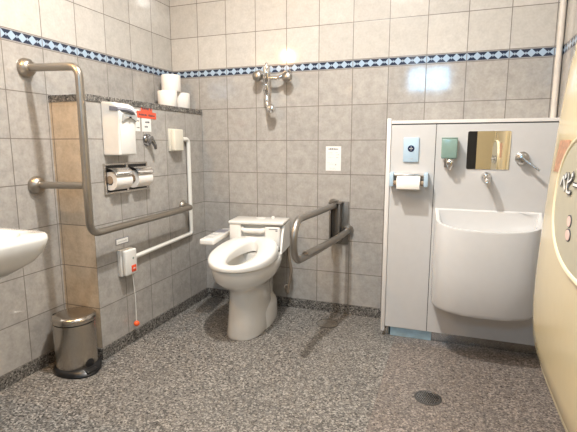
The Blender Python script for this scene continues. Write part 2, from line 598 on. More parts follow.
# washlet body behind the seat
bm = NB()
box(bm, -.160, .162, -.200, -.06, .410, .575, .012, 3)
box(bm, -.164, .172, -.238, -.05, .570, .588, .006, 3)
wb = link('washlet_body', bm, M_SEAT, T, 40)
bm = NB()
box(bm, -.162, -.088, -.232, -.19, .430, .572, .012, 3)
link('hinge_cover', bm, M_SEAT, wb, 40)
bm = NB()
box(bm, .058, .152, -.236, -.19, .430, .558, .012, 3)
link('hinge_cover', bm, M_SEAT, wb, 40)
bm = NB()
box(bm, .085, .137, -.2375, -.2355, .545, .549)
box(bm, .125, .137, -.2375, -.2355, .533, .540)
link('print_mark', bm, M_GREYP, wb)
bm = NB()
tube(bm, [(-.09, -.200, .543), (-.078, -.216, .533), (-.064, -.222, .530), (.032, -.222, .530), (.046, -.216, .533), (.058, -.200, .543)], .015, 14)
link('nozzle_guard', bm, M_SEAT, wb, 40)
bm = NB()
lathe(bm, [(.03, .587), (.03, .591), (.02, .593)], (.0, -.10, 0), n=24)
link('top_cap', bm, M_SEAT, wb, 40)
bm = NB()
lathe(bm, [(.010, .587), (.010, .598), (.006, .601)], (.075, -.09, 0), n=16)
link('top_stud', bm, M_SEAT, wb, 40)
bm = NB()
loft(bm, [[(.168, -.31, .418), (.165, -.20, .415), (.162, -.06, .415), (.162, -.06, .57), (.160, -.20, .566), (.164, -.26, .51)],
          [(.178, -.31, .418), (.177, -.20, .415), (.174, -.06, .415), (.174, -.06, .57), (.172, -.20, .566), (.176, -.26, .51)]])
link('side_bracket', bm, M_SEAT, wb, 30)
# control arm on the left
bm = NB()
box(bm, -.262, -.178, -.445, -.17, .482, .515, .008, 3)
box(bm, -.250, -.15, -.17, -.09, .485, .515, .006)
ct = link('control_panel', bm, M_SEAT, T, 40)
bm = NB()
box(bm, -.252, -.188, -.235, -.150, .5145, .5175, .001)
link('display', bm, M_GREYP, ct, 40)
for i, yy in enumerate((-.425, -.39, -.355, -.32, -.285)):
    bm = NB()
    box(bm, -.245, -.211 + .012 * (i % 2), yy, yy + .018, .5145, .517, .001)
    link('button', bm, M_LGREYP if i % 2 else M_PLAS, ct, 40)
bm = NB()
tube(bm, fillet([(.15, -.02, .14), (.15, -.06, .14), (.165, -.09, .10), (.19, -.09, .26), (.165, -.09, .42)], .03), .009, 12)
link('supply_hose', bm, M_HOSE, T, 40)
bm = NB()
lathe(bm, [(.016, -.005), (.016, .03)], (.15, -.015, .14), (0, -1, 0), 16)
link('stop_valve', bm, M_CHROME, T, 40)

# ------------------------------------------------------------------ L-shaped grab bar on the left
BX, BY = 0.295, -1.10
G = empty('grab_bar', (0, BY, 0.855), 'L-shaped satin steel grab bar on the left wall wrapping around the tiled partition', 'grab bar')
bm = NB()
tube(bm, fillet([(0.0, BY, 1.362), (BX, BY, 1.352), (BX, BY, .648), (BX, -.305, .662), (.25, -.262, .665), (PX + .0, -.262, .665)], [.045, .05, .03, .03], 8), .0165, 20)
rail = part('rail', bm, M_BAR, G, 50)
bm = NB()
tube(bm, [(0.0, BY, .855), (BX, BY, .862)], .0155, 18)
part('support_arm', bm, M_BAR, G, 50)
for z in (1.362, .855):
    bm = NB()
    lathe(bm, [(.040, 0), (.041, .008), (.036, .024), (.024, .034), (.018, .036)], (0, BY, z), (1, 0, 0), 28)
    part('wall_flange', bm, M_BAR, G, 50)
bm = NB()
lathe(bm, [(.034, 0), (.034, .006), (.028, .016), (.018, .022)], (PX, -.262, .665), (1, 0, 0), 24)
part('wall_flange', bm, M_BAR, G, 50)
bm = NB()
lathe(bm, [(.0185, -.016), (.0185, .016)], (BX - .001, BY, .862), (0, 0, 1), 20)
part('joint_collar', bm, M_BAR, G, 50)

# ------------------------------------------------------------------ hinged support rail right of the toilet
K = empty('folding_support_rail', (1.12, 0, .44), 'hinged U-shaped satin steel support rail on the back wall right of the toilet', 'grab bar')
bm = NB()
box(bm, 1.085, 1.195, -.008, 0, .44, .70, .003)
box(bm, 1.092, 1.102, -.070, -.007, .46, .695, .002)
box(bm, 1.146, 1.156, -.070, -.007, .46, .695, .002)
box(bm, 1.100, 1.150, -.030, -.007, .46, .69, .002)
box(bm, 1.085, 1.165, -.078, -.006, .694, .700, .002)
part('wall_bracket', bm, M_PLATE, K, 40)
bm = NB()
lathe(bm, [(.010, .70), (.010, .704), (.028, .706), (.030, .712), (.018, .716), (.010, .720)], (1.115, -.055, 0), n=8)
part('lock_knob', bm, M_RAIL, K, 30)
bm = NB()
tube(bm, fillet([(1.124, -.055, .682), (1.118, -.40, .690), (1.112, -.755, .700), (1.112, -.765, .510), (1.118, -.40, .485), (1.124, -.045, .470)], [.2, .088, .085, .2], 10), .0165, 20)
part('rail', bm, M_RAIL, K, 50)
bm = NB()
tube(bm, fillet([(1.114, -.60, .508), (1.140, -.45, .512), (1.180, -.22, .520), (1.196, -.03, .530)], .2, 5), .018, 18)
part('brace_tube', bm, M_RAIL, K, 50)
bm = NB()
lathe(bm, [(.030, 0), (.030, .018), (.022, .028)], (1.196, 0, .53), (0, -1, 0), 20)
box(bm, 1.180, 1.212, -.05, -.015, .540, .558, .003)
part('clamp', bm, M_RAIL, K, 40)

# ------------------------------------------------------------------ pedal bin
BC = (0.152, -1.088)
def dsh(z, r, sx=1.0, ext=0.0):
    out = []
    for i in range(36):
        a = 2 * PI * i / 36
        rr = r + ext * max(0, math.cos(a + PI * .12)) ** 4
        out.append((BC[0] + rr * math.cos(a), BC[1] + rr * math.sin(a), z))
    return out
PB = empty('pedal_bin', (BC[0], BC[1], 0), 'small brushed steel pedal bin with black base beside the partition', 'bin')
part('base', (lambda b: (loft(b, [dsh(0, .100, ext=.026), dsh(.008, .104, ext=.028), dsh(.022, .102, ext=.020), dsh(.030, .093)]), b)[1])(NB()), M_DARK, PB, 50)
part('body', (lambda b: (loft(b, [dsh(.02, .091), dsh(.026, .092), dsh(.20, .092), dsh(.232, .0915)]), b)[1])(NB()), M_BIN, PB, 50)
part('rim', (lambda b: (loft(b, [dsh(.232, .088), dsh(.238, .088)]), b)[1])(NB()), M_DARK, PB, 50)
part('lid', (lambda b: (loft(b, [dsh(.238, .0935), dsh(.248, .095), dsh(.258, .0935), dsh(.266, .085), dsh(.272, .06), dsh(.274, .02)]), b)[1])(NB()), M_BIN, PB, 60)
bm = NB()
t2 = NB()
box(t2, -.028, .028, -.02, .035, -.004, .006, .004)
merge(bm, t2, Matrix.Translation((BC[0] + .105, BC[1] - .03, .020)) @ Matrix.Rotation(math.radians(80), 4, 'Z'))
part('pedal', bm, M_DARK, PB, 40)
bm = NB()
n_ = Vector((.985, -.17, 0))
lathe(bm, [(.022, 0), (.021, .004), (.015, .006)], (BC[0] + .088 * n_.x, BC[1] + .088 * n_.y, .045), tuple(n_), 24)
part('pedal_recess', bm, M_DARK, PB, 50)
bm = NB()
box(bm, BC[0] - .100, BC[0] - .085, BC[1] - .03, BC[1] + .03, .225, .26, .004)
part('hinge', bm, M_DARK, PB, 40)

# ------------------------------------------------------------------ things on the partition face (facing +x)
def pface(y, z, off=0.0):
    """frame on the partition face: local x runs towards the back wall, y up, z out"""
    return basis((PX + off, y, z), (0, 1, 0), (0, 0, 1))

# towel / soap dispenser
A = empty('soap_dispenser', (PX, -.83, .985), 'white automatic dispenser with grey lip on the partition left end', 'dispenser')
mx = pface(-.83, .985)
def prof_loft(bm, mx, prof, x0, x1, bev=0.0):
    t = NB()
    loft(t, [[(x0, y, z) for z, y in prof], [(x1, y, z) for z, y in prof]])
    if bev:
        bmesh.ops.bevel(t, geom=[e for e in t.edges], offset=bev, segments=2, affect='EDGES')
    merge(bm, t, mx)
bm = NB()
prof_loft(bm, mx, [(0, 0), (.095, 0), (.092, .10), (.098, .165), (.104, .198), (.092, .226), (.060, .243), (.0, .247)], -.070, .050, .004)
part('housing', bm, M_PLAS, A, 40)
bm = NB()
wbox(bm, mx, -.058, .042, .006, .150, .0925, .0965, .0015)
part('front_panel', bm, M_PLAS, A, 40)
bm = NB()
t2 = NB()
N = 14
top = []
rings = []
for k in range(N + 1):
    s = k / N
    x = -.0715 + .123 * s
    dep = .100 + .022 * math.sin(PI * s)
    zz = .205 - .022 * (s ** 2)
    rings.append([(x, zz, .05), (x, zz + .020, .05), (x, zz + .014, dep - .004), (x, zz + .004, dep), (x, zz - .004, dep - .006)])
loft(t2, rings)
merge(bm, t2, mx)
part('front_lip', bm, M_GREYP, A, 50)
bm = NB()
t2 = NB()
rings = []
for k in range(N + 1):
    s = k / N
    x = -.048 + .094 * s
    zz = .186 - .016 * abs(2 * s - 1) ** 2
    rings.append([(x, .155 + .02 * (1 - abs(2 * s - 1)), .07), (x, .19, .07), (x, .188, .112), (x, zz - .012, .108)])
loft(t2, rings)
merge(bm, t2, mx)
part('nozzle_hood', bm, M_LGREYP, A, 50)
bm = NB()
wbox(bm, mx, -.006, .004, .172, .180, .106, .113, .001)
part('sensor', bm, M_DARK, A, 40)

# double toilet paper holder, recessed steel
A = empty('double_roll_holder', (PX, -.752, .872), 'steel double toilet roll holder set in the partition face', 'toilet roll holder')
mx = pface(-.752, .872)
hw, hh = .160, .074
bm = NB()
for a in ((-hw, hw, hh - .010, hh), (-hw, hw, -hh, -hh + .010), (-hw, -hw + .012, -hh + .01, hh - .01), (hw - .012, hw, -hh + .01, hh - .01), (-.008, .008, -hh + .01, hh - .01)):
    wbox(bm, mx, *a, 0.0, .008, .001)
part('frame', bm, M_STEEL, A, 40)
bm = NB()
wbox(bm, mx, -hw + .01, hw - .01, -hh + .008, hh - .008, 0, .002)
part('back_plate', bm, M_DARK, A)
for cx in (-.080, .080):
    t2 = NB()
    rings = []
    for k in range(13):
        a = math.radians(100 - 82 * k / 12)
        R1, R2 = .054, .051
        rings.append([(cx - .062, math.sin(a) * R1, math.cos(a) * R1 + .012), (cx + .062, math.sin(a) * R1, math.cos(a) * R1 + .012),
                      (cx + .062, math.sin(a) * R2, math.cos(a) * R2 + .012), (cx - .062, math.sin(a) * R2, math.cos(a) * R2 + .012)])
    loft(t2, rings)
    bm = NB()
    merge(bm, t2, mx)
    part('cover_flap', bm, M_CHROME, A, 50)
for k, cx in enumerate((-.080, .080)):
    r = NB()
    t2 = NB()
    lathe(t2, [(.020, -.056), (.044, -.056), (.044, .056), (.020, .056), (.020, -.056)], (cx, -.010, .016), (1, 0, 0), 32, False, False)
    merge(r, t2, mx)
    o = empty('toilet_roll', (PX, -.752 + cx, .867), 'white toilet roll under the left flap of the double steel holder' if k == 0 else 'white toilet roll under the right flap of the double steel holder', 'toilet paper', 'toilet rolls in the double holder')
    part('paper', r, M_TISSUE, o, 50)
    r = NB()
    t2 = NB()
    lathe(t2, [(.0195, -.057), (.0195, .057)], (cx, -.004, .016), (1, 0, 0), 20)
    merge(r, t2, mx)
    part('core', r, M_CARD, o, 50)

# notices
def marks(mx, rows, z=.0008, th=.0004):
    bm = NB()
    for (x0, x1, y, h, seed) in rows:
        rnd = random.Random(seed)
        x = x0
        while x < x1:
            wd = rnd.uniform(h * .4, h * 1.1)
            if rnd.random() < .82:
                wbox(bm, mx, x, min(x + wd, x1), y, y + h * rnd.uniform(.7, 1), z, z + th)
            x += wd + h * .3
    return bm

A = empty('notice', (PX, -.648, 1.16), 'narrow white notice tucked behind the white dispenser', 'notice')
mx = pface(-.648, 1.16)
part('sheet', wbox(NB(), mx, -.024, .022, -.056, .055, 0, .001), M_PAPER, A)
part('print', marks(mx, [(-.014, .016, .038, .006, 1), (-.002, .016, .012, .010, 2), (0.0, .014, -.006, .008, 3), (-.004, .018, -.040, .006, 4)], .001), M_INK, A)

A = empty('instruction_card', (PX, -.570, 1.165), 'white card under the red tape above the chrome flush button', 'notice')
mx = pface(-.570, 1.165)
part('card', wbox(NB(), mx, -.040, .036, -.062, .085, 0, .001), M_PAPER, A)
part('print', marks(mx, [(-.022, .026, .070, .005, 6), (-.026, -.018, -.012, .010, 8), (-.012, .024, -.016, .010, 9), (-.018, .008, -.040, .009, 10)], .001), M_INK, A)
A = empty('red_tape', (PX, -.565, 1.205), 'strips of red tape with black lettering stuck across the white card', 'tape')
mx = basis((PX, -.565, 1.205), (0, 1, -.02), (0, 0.02, 1))
part('tape_strip', wbox(NB(), mx, -.048, .045, .002, .034, .0011, .002), M_RED, A)
part('tape_strip', wbox(NB(), mx, -.082, .078, -.032, .002, .0012, .0022), M_RED, A)
part('lettering', marks(mx, [(-.038, .036, .012, .012, 11), (-.066, .064, -.020, .010, 12)], .0022), M_INK, A)

A = empty('flush_button', (PX, -.575, 1.060), 'round chrome flush button with drooping lever on the partition', 'flush button')
mx = pface(-.575, 1.060)
bm = NB()
t2 = NB()
lathe(t2, [(.034, 0), (.034, .008), (.028, .014), (.020, .018), (.020, .034), (.012, .038)], (0, 0, 0), (0, 0, 1), 28)
merge(bm, t2, mx)
part('rosette', bm, M_DCHROME, A, 50)
bm = NB()
t2 = NB()
tube(t2, [(0, 0, .03), (.008, -.012, .036), (.018, -.034, .040), (.022, -.048, .038)], [.012, .012, .010, .008], 14)
merge(bm, t2, mx)
part('lever', bm, M_DCHROME, A, 60)

# ivory junction box + conduit
A = empty('junction_box', (PX, -.332, 1.062), 'ivory plastic junction box high on the partition near the back wall', 'junction box')
mx = pface(-.332, 1.062)
part('cover', wbox(NB(), mx, -.050, .040, -.062, .062, .016, .046, .006, 3), M_IVORY, A, 40)
part('base', wbox(NB(), mx, -.052, .042, -.064, .064, 0, .016, .003), M_IVORY, A, 40)
bm = NB()
tube(bm, fillet([(PX + .014, -.262, 1.068), (PX + .014, -.195, 1.068), (PX + .014, -.195, .482), (PX + .014, -.745, .458)], [.025, .02], 8), .0125, 14)
tag(link('conduit_pipe', bm, M_PIPE, None, 50), 'white plastic conduit pipe bending down the partition face to the call box', 'pipe')

# emergency call box with pull cord
A = empty('emergency_call_box', (PX, -.808, .448), 'white emergency call box with red button low on the partition', 'call box')
mx = pface(-.808, .448)
part('base', wbox(NB(), mx, -.046, .046, -.068, .068, 0, .024, .004, 2), M_PLAS, A, 40)
part('cover', wbox(NB(), mx, -.043, .043, -.064, .066, .026, .050, .008, 3), M_PLAS, A, 40)
bt = part('call_button', wbox(NB(), mx, -.004, .030, -.050, -.016, .049, .053, .003, 2), M_REDB, A, 40)
part('print', marks(mx, [(.006, .022, -.036, .008, 21)], .053), M_PAPER, A)
bm = NB()
t2 = NB()
lathe(t2, [(.005, .049), (.005, .052)], (.012, .020, 0), (0, 0, 1), 16)
merge(bm, t2, mx)
part('indicator_lamp', bm, M_GREEN, A, 40)
cd = NB()
tube(cd, [(PX + .035, -.790, .381), (PX + .034, -.776, .25), (PX + .033, -.777, .115)], .0016, 8)
part('pull_cord', cd, M_PAPER, A, 50)
bm = NB()
lathe(bm, [(.001, -.015), (.009, -.012), (.0145, -.005), (.0155, .002), (.013, .009), (.006, .014), (.002, .016)], (PX + .033, -.777, .108), (0, 0, 1), 20)
part('pull_knob', bm, M_REDBALL, A, 60)
A = empty('name_plate', (PX, -.80, .54), 'small grey-framed label plate above the emergency call box', 'label')
mx = basis((PX, -.812, .556), (0, 1, 0), (0, 0, 1))
part('frame', wbox(NB(), mx, -.046, .046, -.016, .016, 0, .002), M_GREYP, A)
part('plate', wbox(NB(), mx, -.042, .042, -.012, .012, .002, .003), M_PAPER, A)
part('print', marks(mx, [(-.034, .034, -.004, .007, 31)], .003), M_LGREYP, A)

# toilet rolls stacked on the ledge
def make_roll(loc, label, r=.058, h=.100):
    o = empty('toilet_roll', loc, label, 'toilet paper', 'spare toilet rolls on the ledge')
    bm = NB()
    lathe(bm, [(.021, .001), (r - .003, 0), (r, .004), (r, h - .004), (r - .003, h), (.021, h - .001), (.021, .001)], n=36, cap0=False, cap1=False)
    link('paper', bm, M_TISSUE, o, 50)
    bm = NB()
    lathe(bm, [(.0205, .0015), (.0205, h - .0015), (.019, h - .0015), (.019, .0015), (.0205, .0015)], n=20, cap0=False, cap1=False)
    link('core', bm, M_CARD, o, 50)
    return o
roll0 = make_roll((.105, -.215, PZ), 'lower spare toilet roll on the ledge, nearer the camera and left')
def copy_tree(o, loc, label):
    c = o.copy()
    COL.objects.link(c)
    c.location = loc
    c['label'] = label
    for ch in o.children:
        d = ch.copy()
        COL.objects.link(d)
        d.parent = c
    return c
copy_tree(roll0, (.112, -.085, PZ), 'lower spare toilet roll on the ledge, right and touching the back corner')
copy_tree(roll0, (.100, -.165, PZ + .1005), 'topmost spare toilet roll balanced on the other two on the ledge')

# ------------------------------------------------------------------ back wall fittings
A = empty('mixer_tap', (.715, 0, 1.44), 'chrome wall mixer with twin inlets and down spout high on the back wall', 'tap')
bm = NB()
for x, z in ((.625, 1.455), (.808, 1.447)):
    bm = NB()
    lathe(bm, [(.030, 0), (.030, .006), (.020, .014), (.016, .045)], (x, 0, z), (0, -1, 0), 24)
    part('wall_rosette', bm, M_CHROME, A, 50)
bm = NB()
tube(bm, fillet([(.625, -.02, 1.455), (.622, -.062, 1.452), (.685, -.070, 1.452)], .02, 5), .013, 14)
part('inlet_pipe', bm, M_CHROME, A, 50)
bm = NB()
tube(bm, fillet([(.808, -.02, 1.447), (.812, -.060, 1.440), (.77, -.070, 1.420), (.70, -.070, 1.425)], .02, 5), .012, 14)
part('inlet_pipe', bm, M_CHROME, A, 50)
bm = NB()
lathe(bm, [(.004, 1.512), (.008, 1.508), (.009, 1.492), (.020, 1.488), (.023, 1.470), (.023, 1.405), (.017, 1.400), (.017, 1.388), (.022, 1.384), (.022, 1.345), (.015, 1.338), (.014, 1.325)], (.700, -.070, 0), n=24)
part('valve_body', bm, M_CHROME, A, 50)
bm = NB()
tube(bm, [(.700, -.070, 1.33), (.702, -.070, 1.29), (.707, -.072, 1.262), (.722, -.078, 1.243), (.735, -.084, 1.243)], [.013, .012, .013, .017, .018], 16)
lathe(bm, [(.026, 0), (.027, .014), (.022, .028), (.012, .032)], (.730, -.07, 1.245), (.1, -1, 0), 24)
part('spout', bm, M_CHROME, A, 50)
for x, z in ((.640, 1.438), (.828, 1.424)):
    bm = NB()
    lathe(bm, [(.026, 0), (.030, .006), (.030, .022), (.024, .030), (.004, .033)], (x, -.055, z), (0, -1, 0), 20)
    part('handle_knob', bm, M_RAIL, A, 50)

A = empty('paper_sign', (1.095, 0, .953), 'white paper instruction sheet taped to the back wall tiles', 'notice')
mx = basis((1.095, 0, .953), (1, 0, 0), (0, 0, 1))
part('sheet', wbox(NB(), mx, -.046, .046, -.072, .072, 0, .001), M_PAPER, A)
part('heading', marks(mx, [(-.030, .030, .052, .009, 41)], .001), M_INK, A)
part('print', marks(mx, [(-.034, -.004, .034, .003, 42), (-.034, 0, .026, .003, 43), (.014, .032, .034, .005, 44), (.016, .036, .020, .005, 45), (.018, .032, .004, .005, 46), (-.030, .0, .006, .002, 47),
                      (-.034, -.004, -.026, .005, 48), (-.030, .002, -.034, .003, 49), (.010, .022, -.040, .010, 50), (-.024, .010, -.058, .003, 51), (-.020, .016, -.064, .003, 52)], .001), M_LGREYP, A)

# ------------------------------------------------------------------ washstand unit
UY, UX0, UX1, UZ0, UZ1, SEAM = -0.25, 1.44, W, 0.06, 1.143, 1.676
U = empty('washstand_cabinet', (1.82, 0, 0), 'white washstand cabinet filling the right end of the back wall', 'cabinet')
part('carcass', box(NB(), UX0 + .02, UX1 - .002, UY + .02, -.001, UZ0, UZ1 - .012), M_PANEL, U)
part('side_panel', box(NB(), UX0 - .004, UX0 + .018, UY - .001, -.001, UZ0 - .03, UZ1 + .022, .004, 2), M_PANEDGE, U, 40)
part('door_panel', box(NB(), UX0 + .020, SEAM - .0015, UY, UY + .018, UZ0, UZ1 - .012, .0008, 1), M_PANEL, U)
part('basin_panel', box(NB(), SEAM + .0015, UX1 - .002, UY, UY + .018, UZ0, UZ1 - .012, .0008, 1), M_PANEL, U)
part('panel_gap', box(NB(), SEAM - .0015, SEAM + .0015, UY + .004, UY + .019, UZ0, UZ1 - .012), M_GROOVE, U)
part('top_board', box(NB(), UX0 + .019, UX1 - .002, UY - .001, -.001, UZ1 - .006, UZ1 + .010, .001, 1), M_PANEDGE, U)
part('top_gap', box(NB(), UX0 + .02, UX1 - .002, UY + .002, -.002, UZ1 - .012, UZ1 - .006), M_GROOVE, U)
part('kick_plate', box(NB(), 1.70, UX1 - .002, -.215, -.205, 0.0, UZ0, .0006, 1), M_STEEL, U)
part('pale_blue_kick_plate', box(NB(), UX0 + .045, 1.70, -.222, -.205, 0.0, UZ0, .0006, 1), M_BLUEK, U, label='pale blue kick plate')  # left section of the kick plate, coloured pale blue
bm = NB()
tube(bm, [(UX0 + .026, -.205, 0), (UX0 + .026, -.205, UZ0)], .016, 16)
part('foot', bm, M_STEEL, U, 40)

# basin
Bn = empty('hand_basin', (1.92, UY, .235), 'tall white hand basin with curved apron mounted on the washstand cabinet', 'basin')
def bas(k, front, z_side, z_mid, hwb=.238, hwf=.228, cy=.10, n=18, back=0.0, zback=None):
    """outline going left-back, around the curved front, to right-back"""
    pts = []
    cxm = 1.928
    yb = UY - back
    sl = cy
    pts.append((cxm - hwb, yb, z_side if zback is None else zback))
    L = []
    for i in range(n + 1):
        s = -1 + 2 * i / n
        # superelliptic front
        y = UY - sl - (front - sl) * (1 - abs(s) ** 2.6) ** (1 / 1.6) * 1.0
        x = cxm + hwf * math.sin(s * PI / 2) ** 1 if False else cxm + hwf * (math.copysign(1 - (1 - abs(s)) ** 1.25, s))
        zz = z_mid + (z_side - z_mid) * abs(s) ** 2
        L.append((x, y, zz))
    pts += L
    pts.append((cxm + hwb, yb, z_side if zback is None else zback))
    return pts
bm = NB()
rings = [bas(0, .16, .262, .262, .215, .205, .05),
         bas(0, .195, .245, .242, .233, .223, .075),
         bas(0, .213, .252, .245, .239, .229, .085),
         bas(0, .222, .268, .262, .242, .233, .09),
         bas(0, .228, .45, .44, .243, .234, .10),
         bas(0, .232, .664, .640, .240, .230, .105, zback=.706),
         bas(0, .230, .672, .650, .238, .228, .104, zback=.716),
         bas(0, .222, .674, .652, .232, .220, .098, zback=.718),
         bas(0, .205, .668, .646, .222, .208, .088, back=.012, zback=.712),
         bas(0, .185, .61, .60, .205, .188, .080, back=.018, zback=.63),
         bas(0, .15, .575, .57, .17, .15, .07, back=.03, zback=.58),
         bas(0, .11, .565, .565, .10, .09, .06, back=.045, zback=.567)]
loft(bm, rings)
part('bowl', bm, M_CER2, Bn, 50)
bm = NB()
lathe(bm, [(.018, .566), (.018, .571), (.008, .572)], (1.928, UY - .08, 0), n=20)
part('drain_plug', bm, M_CHROME, Bn, 40)
mx = basis((2.09, UY - .0185, .700), (1, 0, 0), (0, 0, 1))
part('maker_mark', marks(basis((2.06, UY - .008, .7165), (1, -.25, -.03), (0, 1, .1)), [(0, .055, -.006, .006, 61)], .0015, .0006), M_LGREYP, Bn)

mxU = lambda x, z: basis((x, UY, z), (1, 0, 0), (0, 0, 1))
A = empty('flush_sensor_plate', (1.56, UY, 1.008), 'pale blue touchless plate with navy dot on the cabinet door panel', 'sensor')
mx = mxU(1.56, 1.008)
part('plate', wbox(NB(), mx, -.038, .038, -.061, .061, 0, .010, .004, 2), M_BLUE, A, 40)
bm = NB(); t2 = NB()
lathe(t2, [(.0165, 0.009), (.0165, .0115), (.014, .012)], (0, .006, 0), (0, 0, 1), 28)
merge(bm, t2, mx)
sd = part('sensor_dot', bm, M_NAVY, A, 40)
bm = NB()
for a in range(4):
    t2 = NB(); lathe(t2, [(.0022, 0.012), (.0022, .0124)], (.007 * math.cos(a * PI / 2), .006 + .007 * math.sin(a * PI / 2), 0), n=10); merge(bm, t2, mx)
wbox(bm, mx, -.003, .003, .0035, .0085, .012, .0124)
part('dot_mark', bm, M_LGREYP, A)
part('print', marks(mx, [(-.010, .010, -.046, .004, 71)], .010), M_LGREYP, A)

A = empty('single_roll_holder', (1.557, UY, .862), 'chrome toilet roll holder with pale blue ends on the cabinet door panel', 'toilet roll holder')
mx = mxU(1.557, .862)
for sx in (-1, 1):
    part('side_cap', wbox(NB(), mx, sx * .083 - .010, sx * .083 + .010, -.036, .034, 0, .062, .004, 2), M_BLUE, A, 40)
part('back_plate', wbox(NB(), mx, -.075, .075, -.01, .030, 0, .008, .001), M_STEEL, A)
bm = NB(); t2 = NB(); rings = []
for k in range(9):
    a = math.radians(105 - 62 * k / 8)
    rings.append([(-.072, math.sin(a) * .046 - .014, math.cos(a) * .050 + .010), (.072, math.sin(a) * .046 - .014, math.cos(a) * .050 + .010),
                  (.072, math.sin(a) * .044 - .014, math.cos(a) * .048 + .010), (-.072, math.sin(a) * .044 - .014, math.cos(a) * .048 + .010)])
loft(t2, rings)
merge(bm, t2, mx)
part('cover_flap', bm, M_CHROME, A, 50)
o = empty('toilet_roll', (1.557, UY, .84), 'white toilet roll in the chrome holder on the cabinet panel', 'toilet paper')
bm = NB(); t2 = NB()
lathe(t2, [(.012, -.056), (.034, -.056), (.034, .056), (.012, .056), (.012, -.056)], (0, -.018, .045), (1, 0, 0), 30, False, False)
merge(bm, t2, mx)
wbox(bm, mx, -.055, .055, -.046, -.016, .0765, .0795, .001)
part('paper', bm, M_TISSUE, o, 50)
bm = NB(); t2 = NB()
lathe(t2, [(.0118, -.074), (.0118, .074)], (0, -.018, .045), (1, 0, 0), 16)
merge(bm, t2, mx)
part('core', bm, M_CARD, o, 50)

A = empty('soap_tank', (1.741, UY, 1.016), 'green soap tank with chrome nozzle left of the small mirror', 'soap dispenser')
mx = mxU(1.741, 1.013)
part('tank', wbox(NB(), mx, -.036, .036, -.046, .050, .012, .062, .006, 3), M_GREEN, A, 40)
part('tank_lid', wbox(NB(), mx, -.037, .037, .048, .054, .01, .063, .002), M_GREEN, A, 40)
part('wall_mount', wbox(NB(), mx, -.022, .022, -.09, .04, 0, .013, .004), M_CHROME, A, 40)
bm = NB(); t2 = NB()
lathe(t2, [(.014, .0), (.017, -.008), (.016, -.028), (.010, -.045), (.004, -.055)], (.006, -.046, .038), (0, 1, 0), 20)
lathe(t2, [(.011, .036), (.015, .042), (.015, .056), (.008, .060)], (.006, -.066, 0), (0, 0, 1), 18)
merge(bm, t2, mx)
part('nozzle', bm, M_CHROME, A, 50)

A = empty('mirror', (1.916, UY, 1.006), 'small square frameless mirror above the hand basin', 'mirror')
def rrect(hw, hh, r, z, n=6):
    o = []
    for cx, cy, a0 in ((hw - r, hh - r, 0), (-hw + r, hh - r, 90), (-hw + r, -hh + r, 180), (hw - r, -hh + r, 270)):
        for i in range(n + 1):
            a = math.radians(a0 + 90 * i / n)
            o.append((cx + r * math.cos(a), cy + r * math.sin(a), z))
    return o
bm = NB(); t2 = NB()
loft(t2, [rrect(.095, .091, .008, 0), rrect(.095, .091, .008, .003), rrect(.094, .090, .008, .004)])
merge(bm, t2, mxU(1.916, 1.006))
part('glass', bm, M_MIRROR, A)

A = empty('wall_spout', (1.914, UY, .880), 'stubby chrome spout under the small mirror', 'tap')
mx = mxU(1.914, .880)
bm = NB(); t2 = NB()
lathe(t2, [(.024, 0), (.024, .006), (.018, .012), (.017, .018)], (0, 0, 0), (0, 0, 1), 24)
merge(bm, t2, mx)
part('rosette', bm, M_CHROME, A, 50)
bm = NB(); t2 = NB()
tube(t2, [(0, 0, .012), (0, 0, .05), (0, -.004, .066), (0, -.014, .076), (0, -.028, .078)], [.016, .016, .016, .015, .013], 18)
box(t2, -.014, .014, .010, .018, .02, .062, .003)
merge(bm, t2, mx)
part('spout', bm, M_CHROME, A, 50)

A = empty('basin_lever', (2.062, UY, .971), 'steel lever valve right of the small mirror', 'tap')
mx = mxU(2.062, .971)
bm = NB(); t2 = NB()
lathe(t2, [(.030, 0), (.030, .010), (.025, .014), (.025, .036), (.021, .040)], (0, 0, 0), (0, 0, 1), 28)
merge(bm, t2, mx)
part('rosette', bm, M_STEEL, A, 50)
bm = NB(); t2 = NB()
tube(t2, [(0.0, 0.0, .034), (.02, -.018, .044), (.068, -.055, .058)], [.008, .0065, .0055], 14)
merge(bm, t2, mx)
part('lever', bm, M_STEEL, A, 50)

# ------------------------------------------------------------------ washbasin at left edge
A = empty('washbasin', (0, -1.88, .62), 'white wall-hung washbasin cut off by the left edge of the picture', 'basin')
def lav(z, x1, hy, r, x0=0.0, n=8, cy=-1.90):
    o = [(x0, cy + hy, z)]
    for s in (1, -1):
        for i in range(n + 1):
            a = math.radians(90 - 90 * i / n) if s == 1 else math.radians(0 - 90 * i / n)
            o.append((x1 - r + r * math.cos(a), cy + s * (hy - r) + r * math.sin(a), z))
    o.append((x0, cy - hy, z))
    return o
bm = NB()
loft(bm, [lav(.59, .33, .22, .12), lav(.615, .43, .27, .13), lav(.645, .53, .31, .12), lav(.68, .580, .337, .10), lav(.71, .600, .348, .085), lav(.745, .608, .352, .075), lav(.757, .606, .351, .075), lav(.762, .600, .346, .07),
          lav(.762, .566, .305, .10, x0=.12), lav(.74, .57, .285, .10, x0=.13), lav(.68, .49, .22, .12, x0=.16), lav(.65, .36, .12, .08, x0=.22)])
part('bowl', bm, M_CER, A, 50)
bm = NB()
tube(bm, fillet([(.06, -1.9, .76), (.06, -1.9, .90), (.20, -1.9, .90), (.20, -1.9, .86)], .03), .012, 16)
lathe(bm, [(.026, .759), (.026, .77), (.016, .776)], (.06, -1.9, 0), n=20)
part('faucet', bm, M_CHROME, A, 50)
bm = NB()
tube(bm, fillet([(.30, -1.9, .59), (.30, -1.9, .42), (.0, -1.9, .42)], .05), .017, 16)
part('waste_pipe', bm, M_CHROME, A, 50)

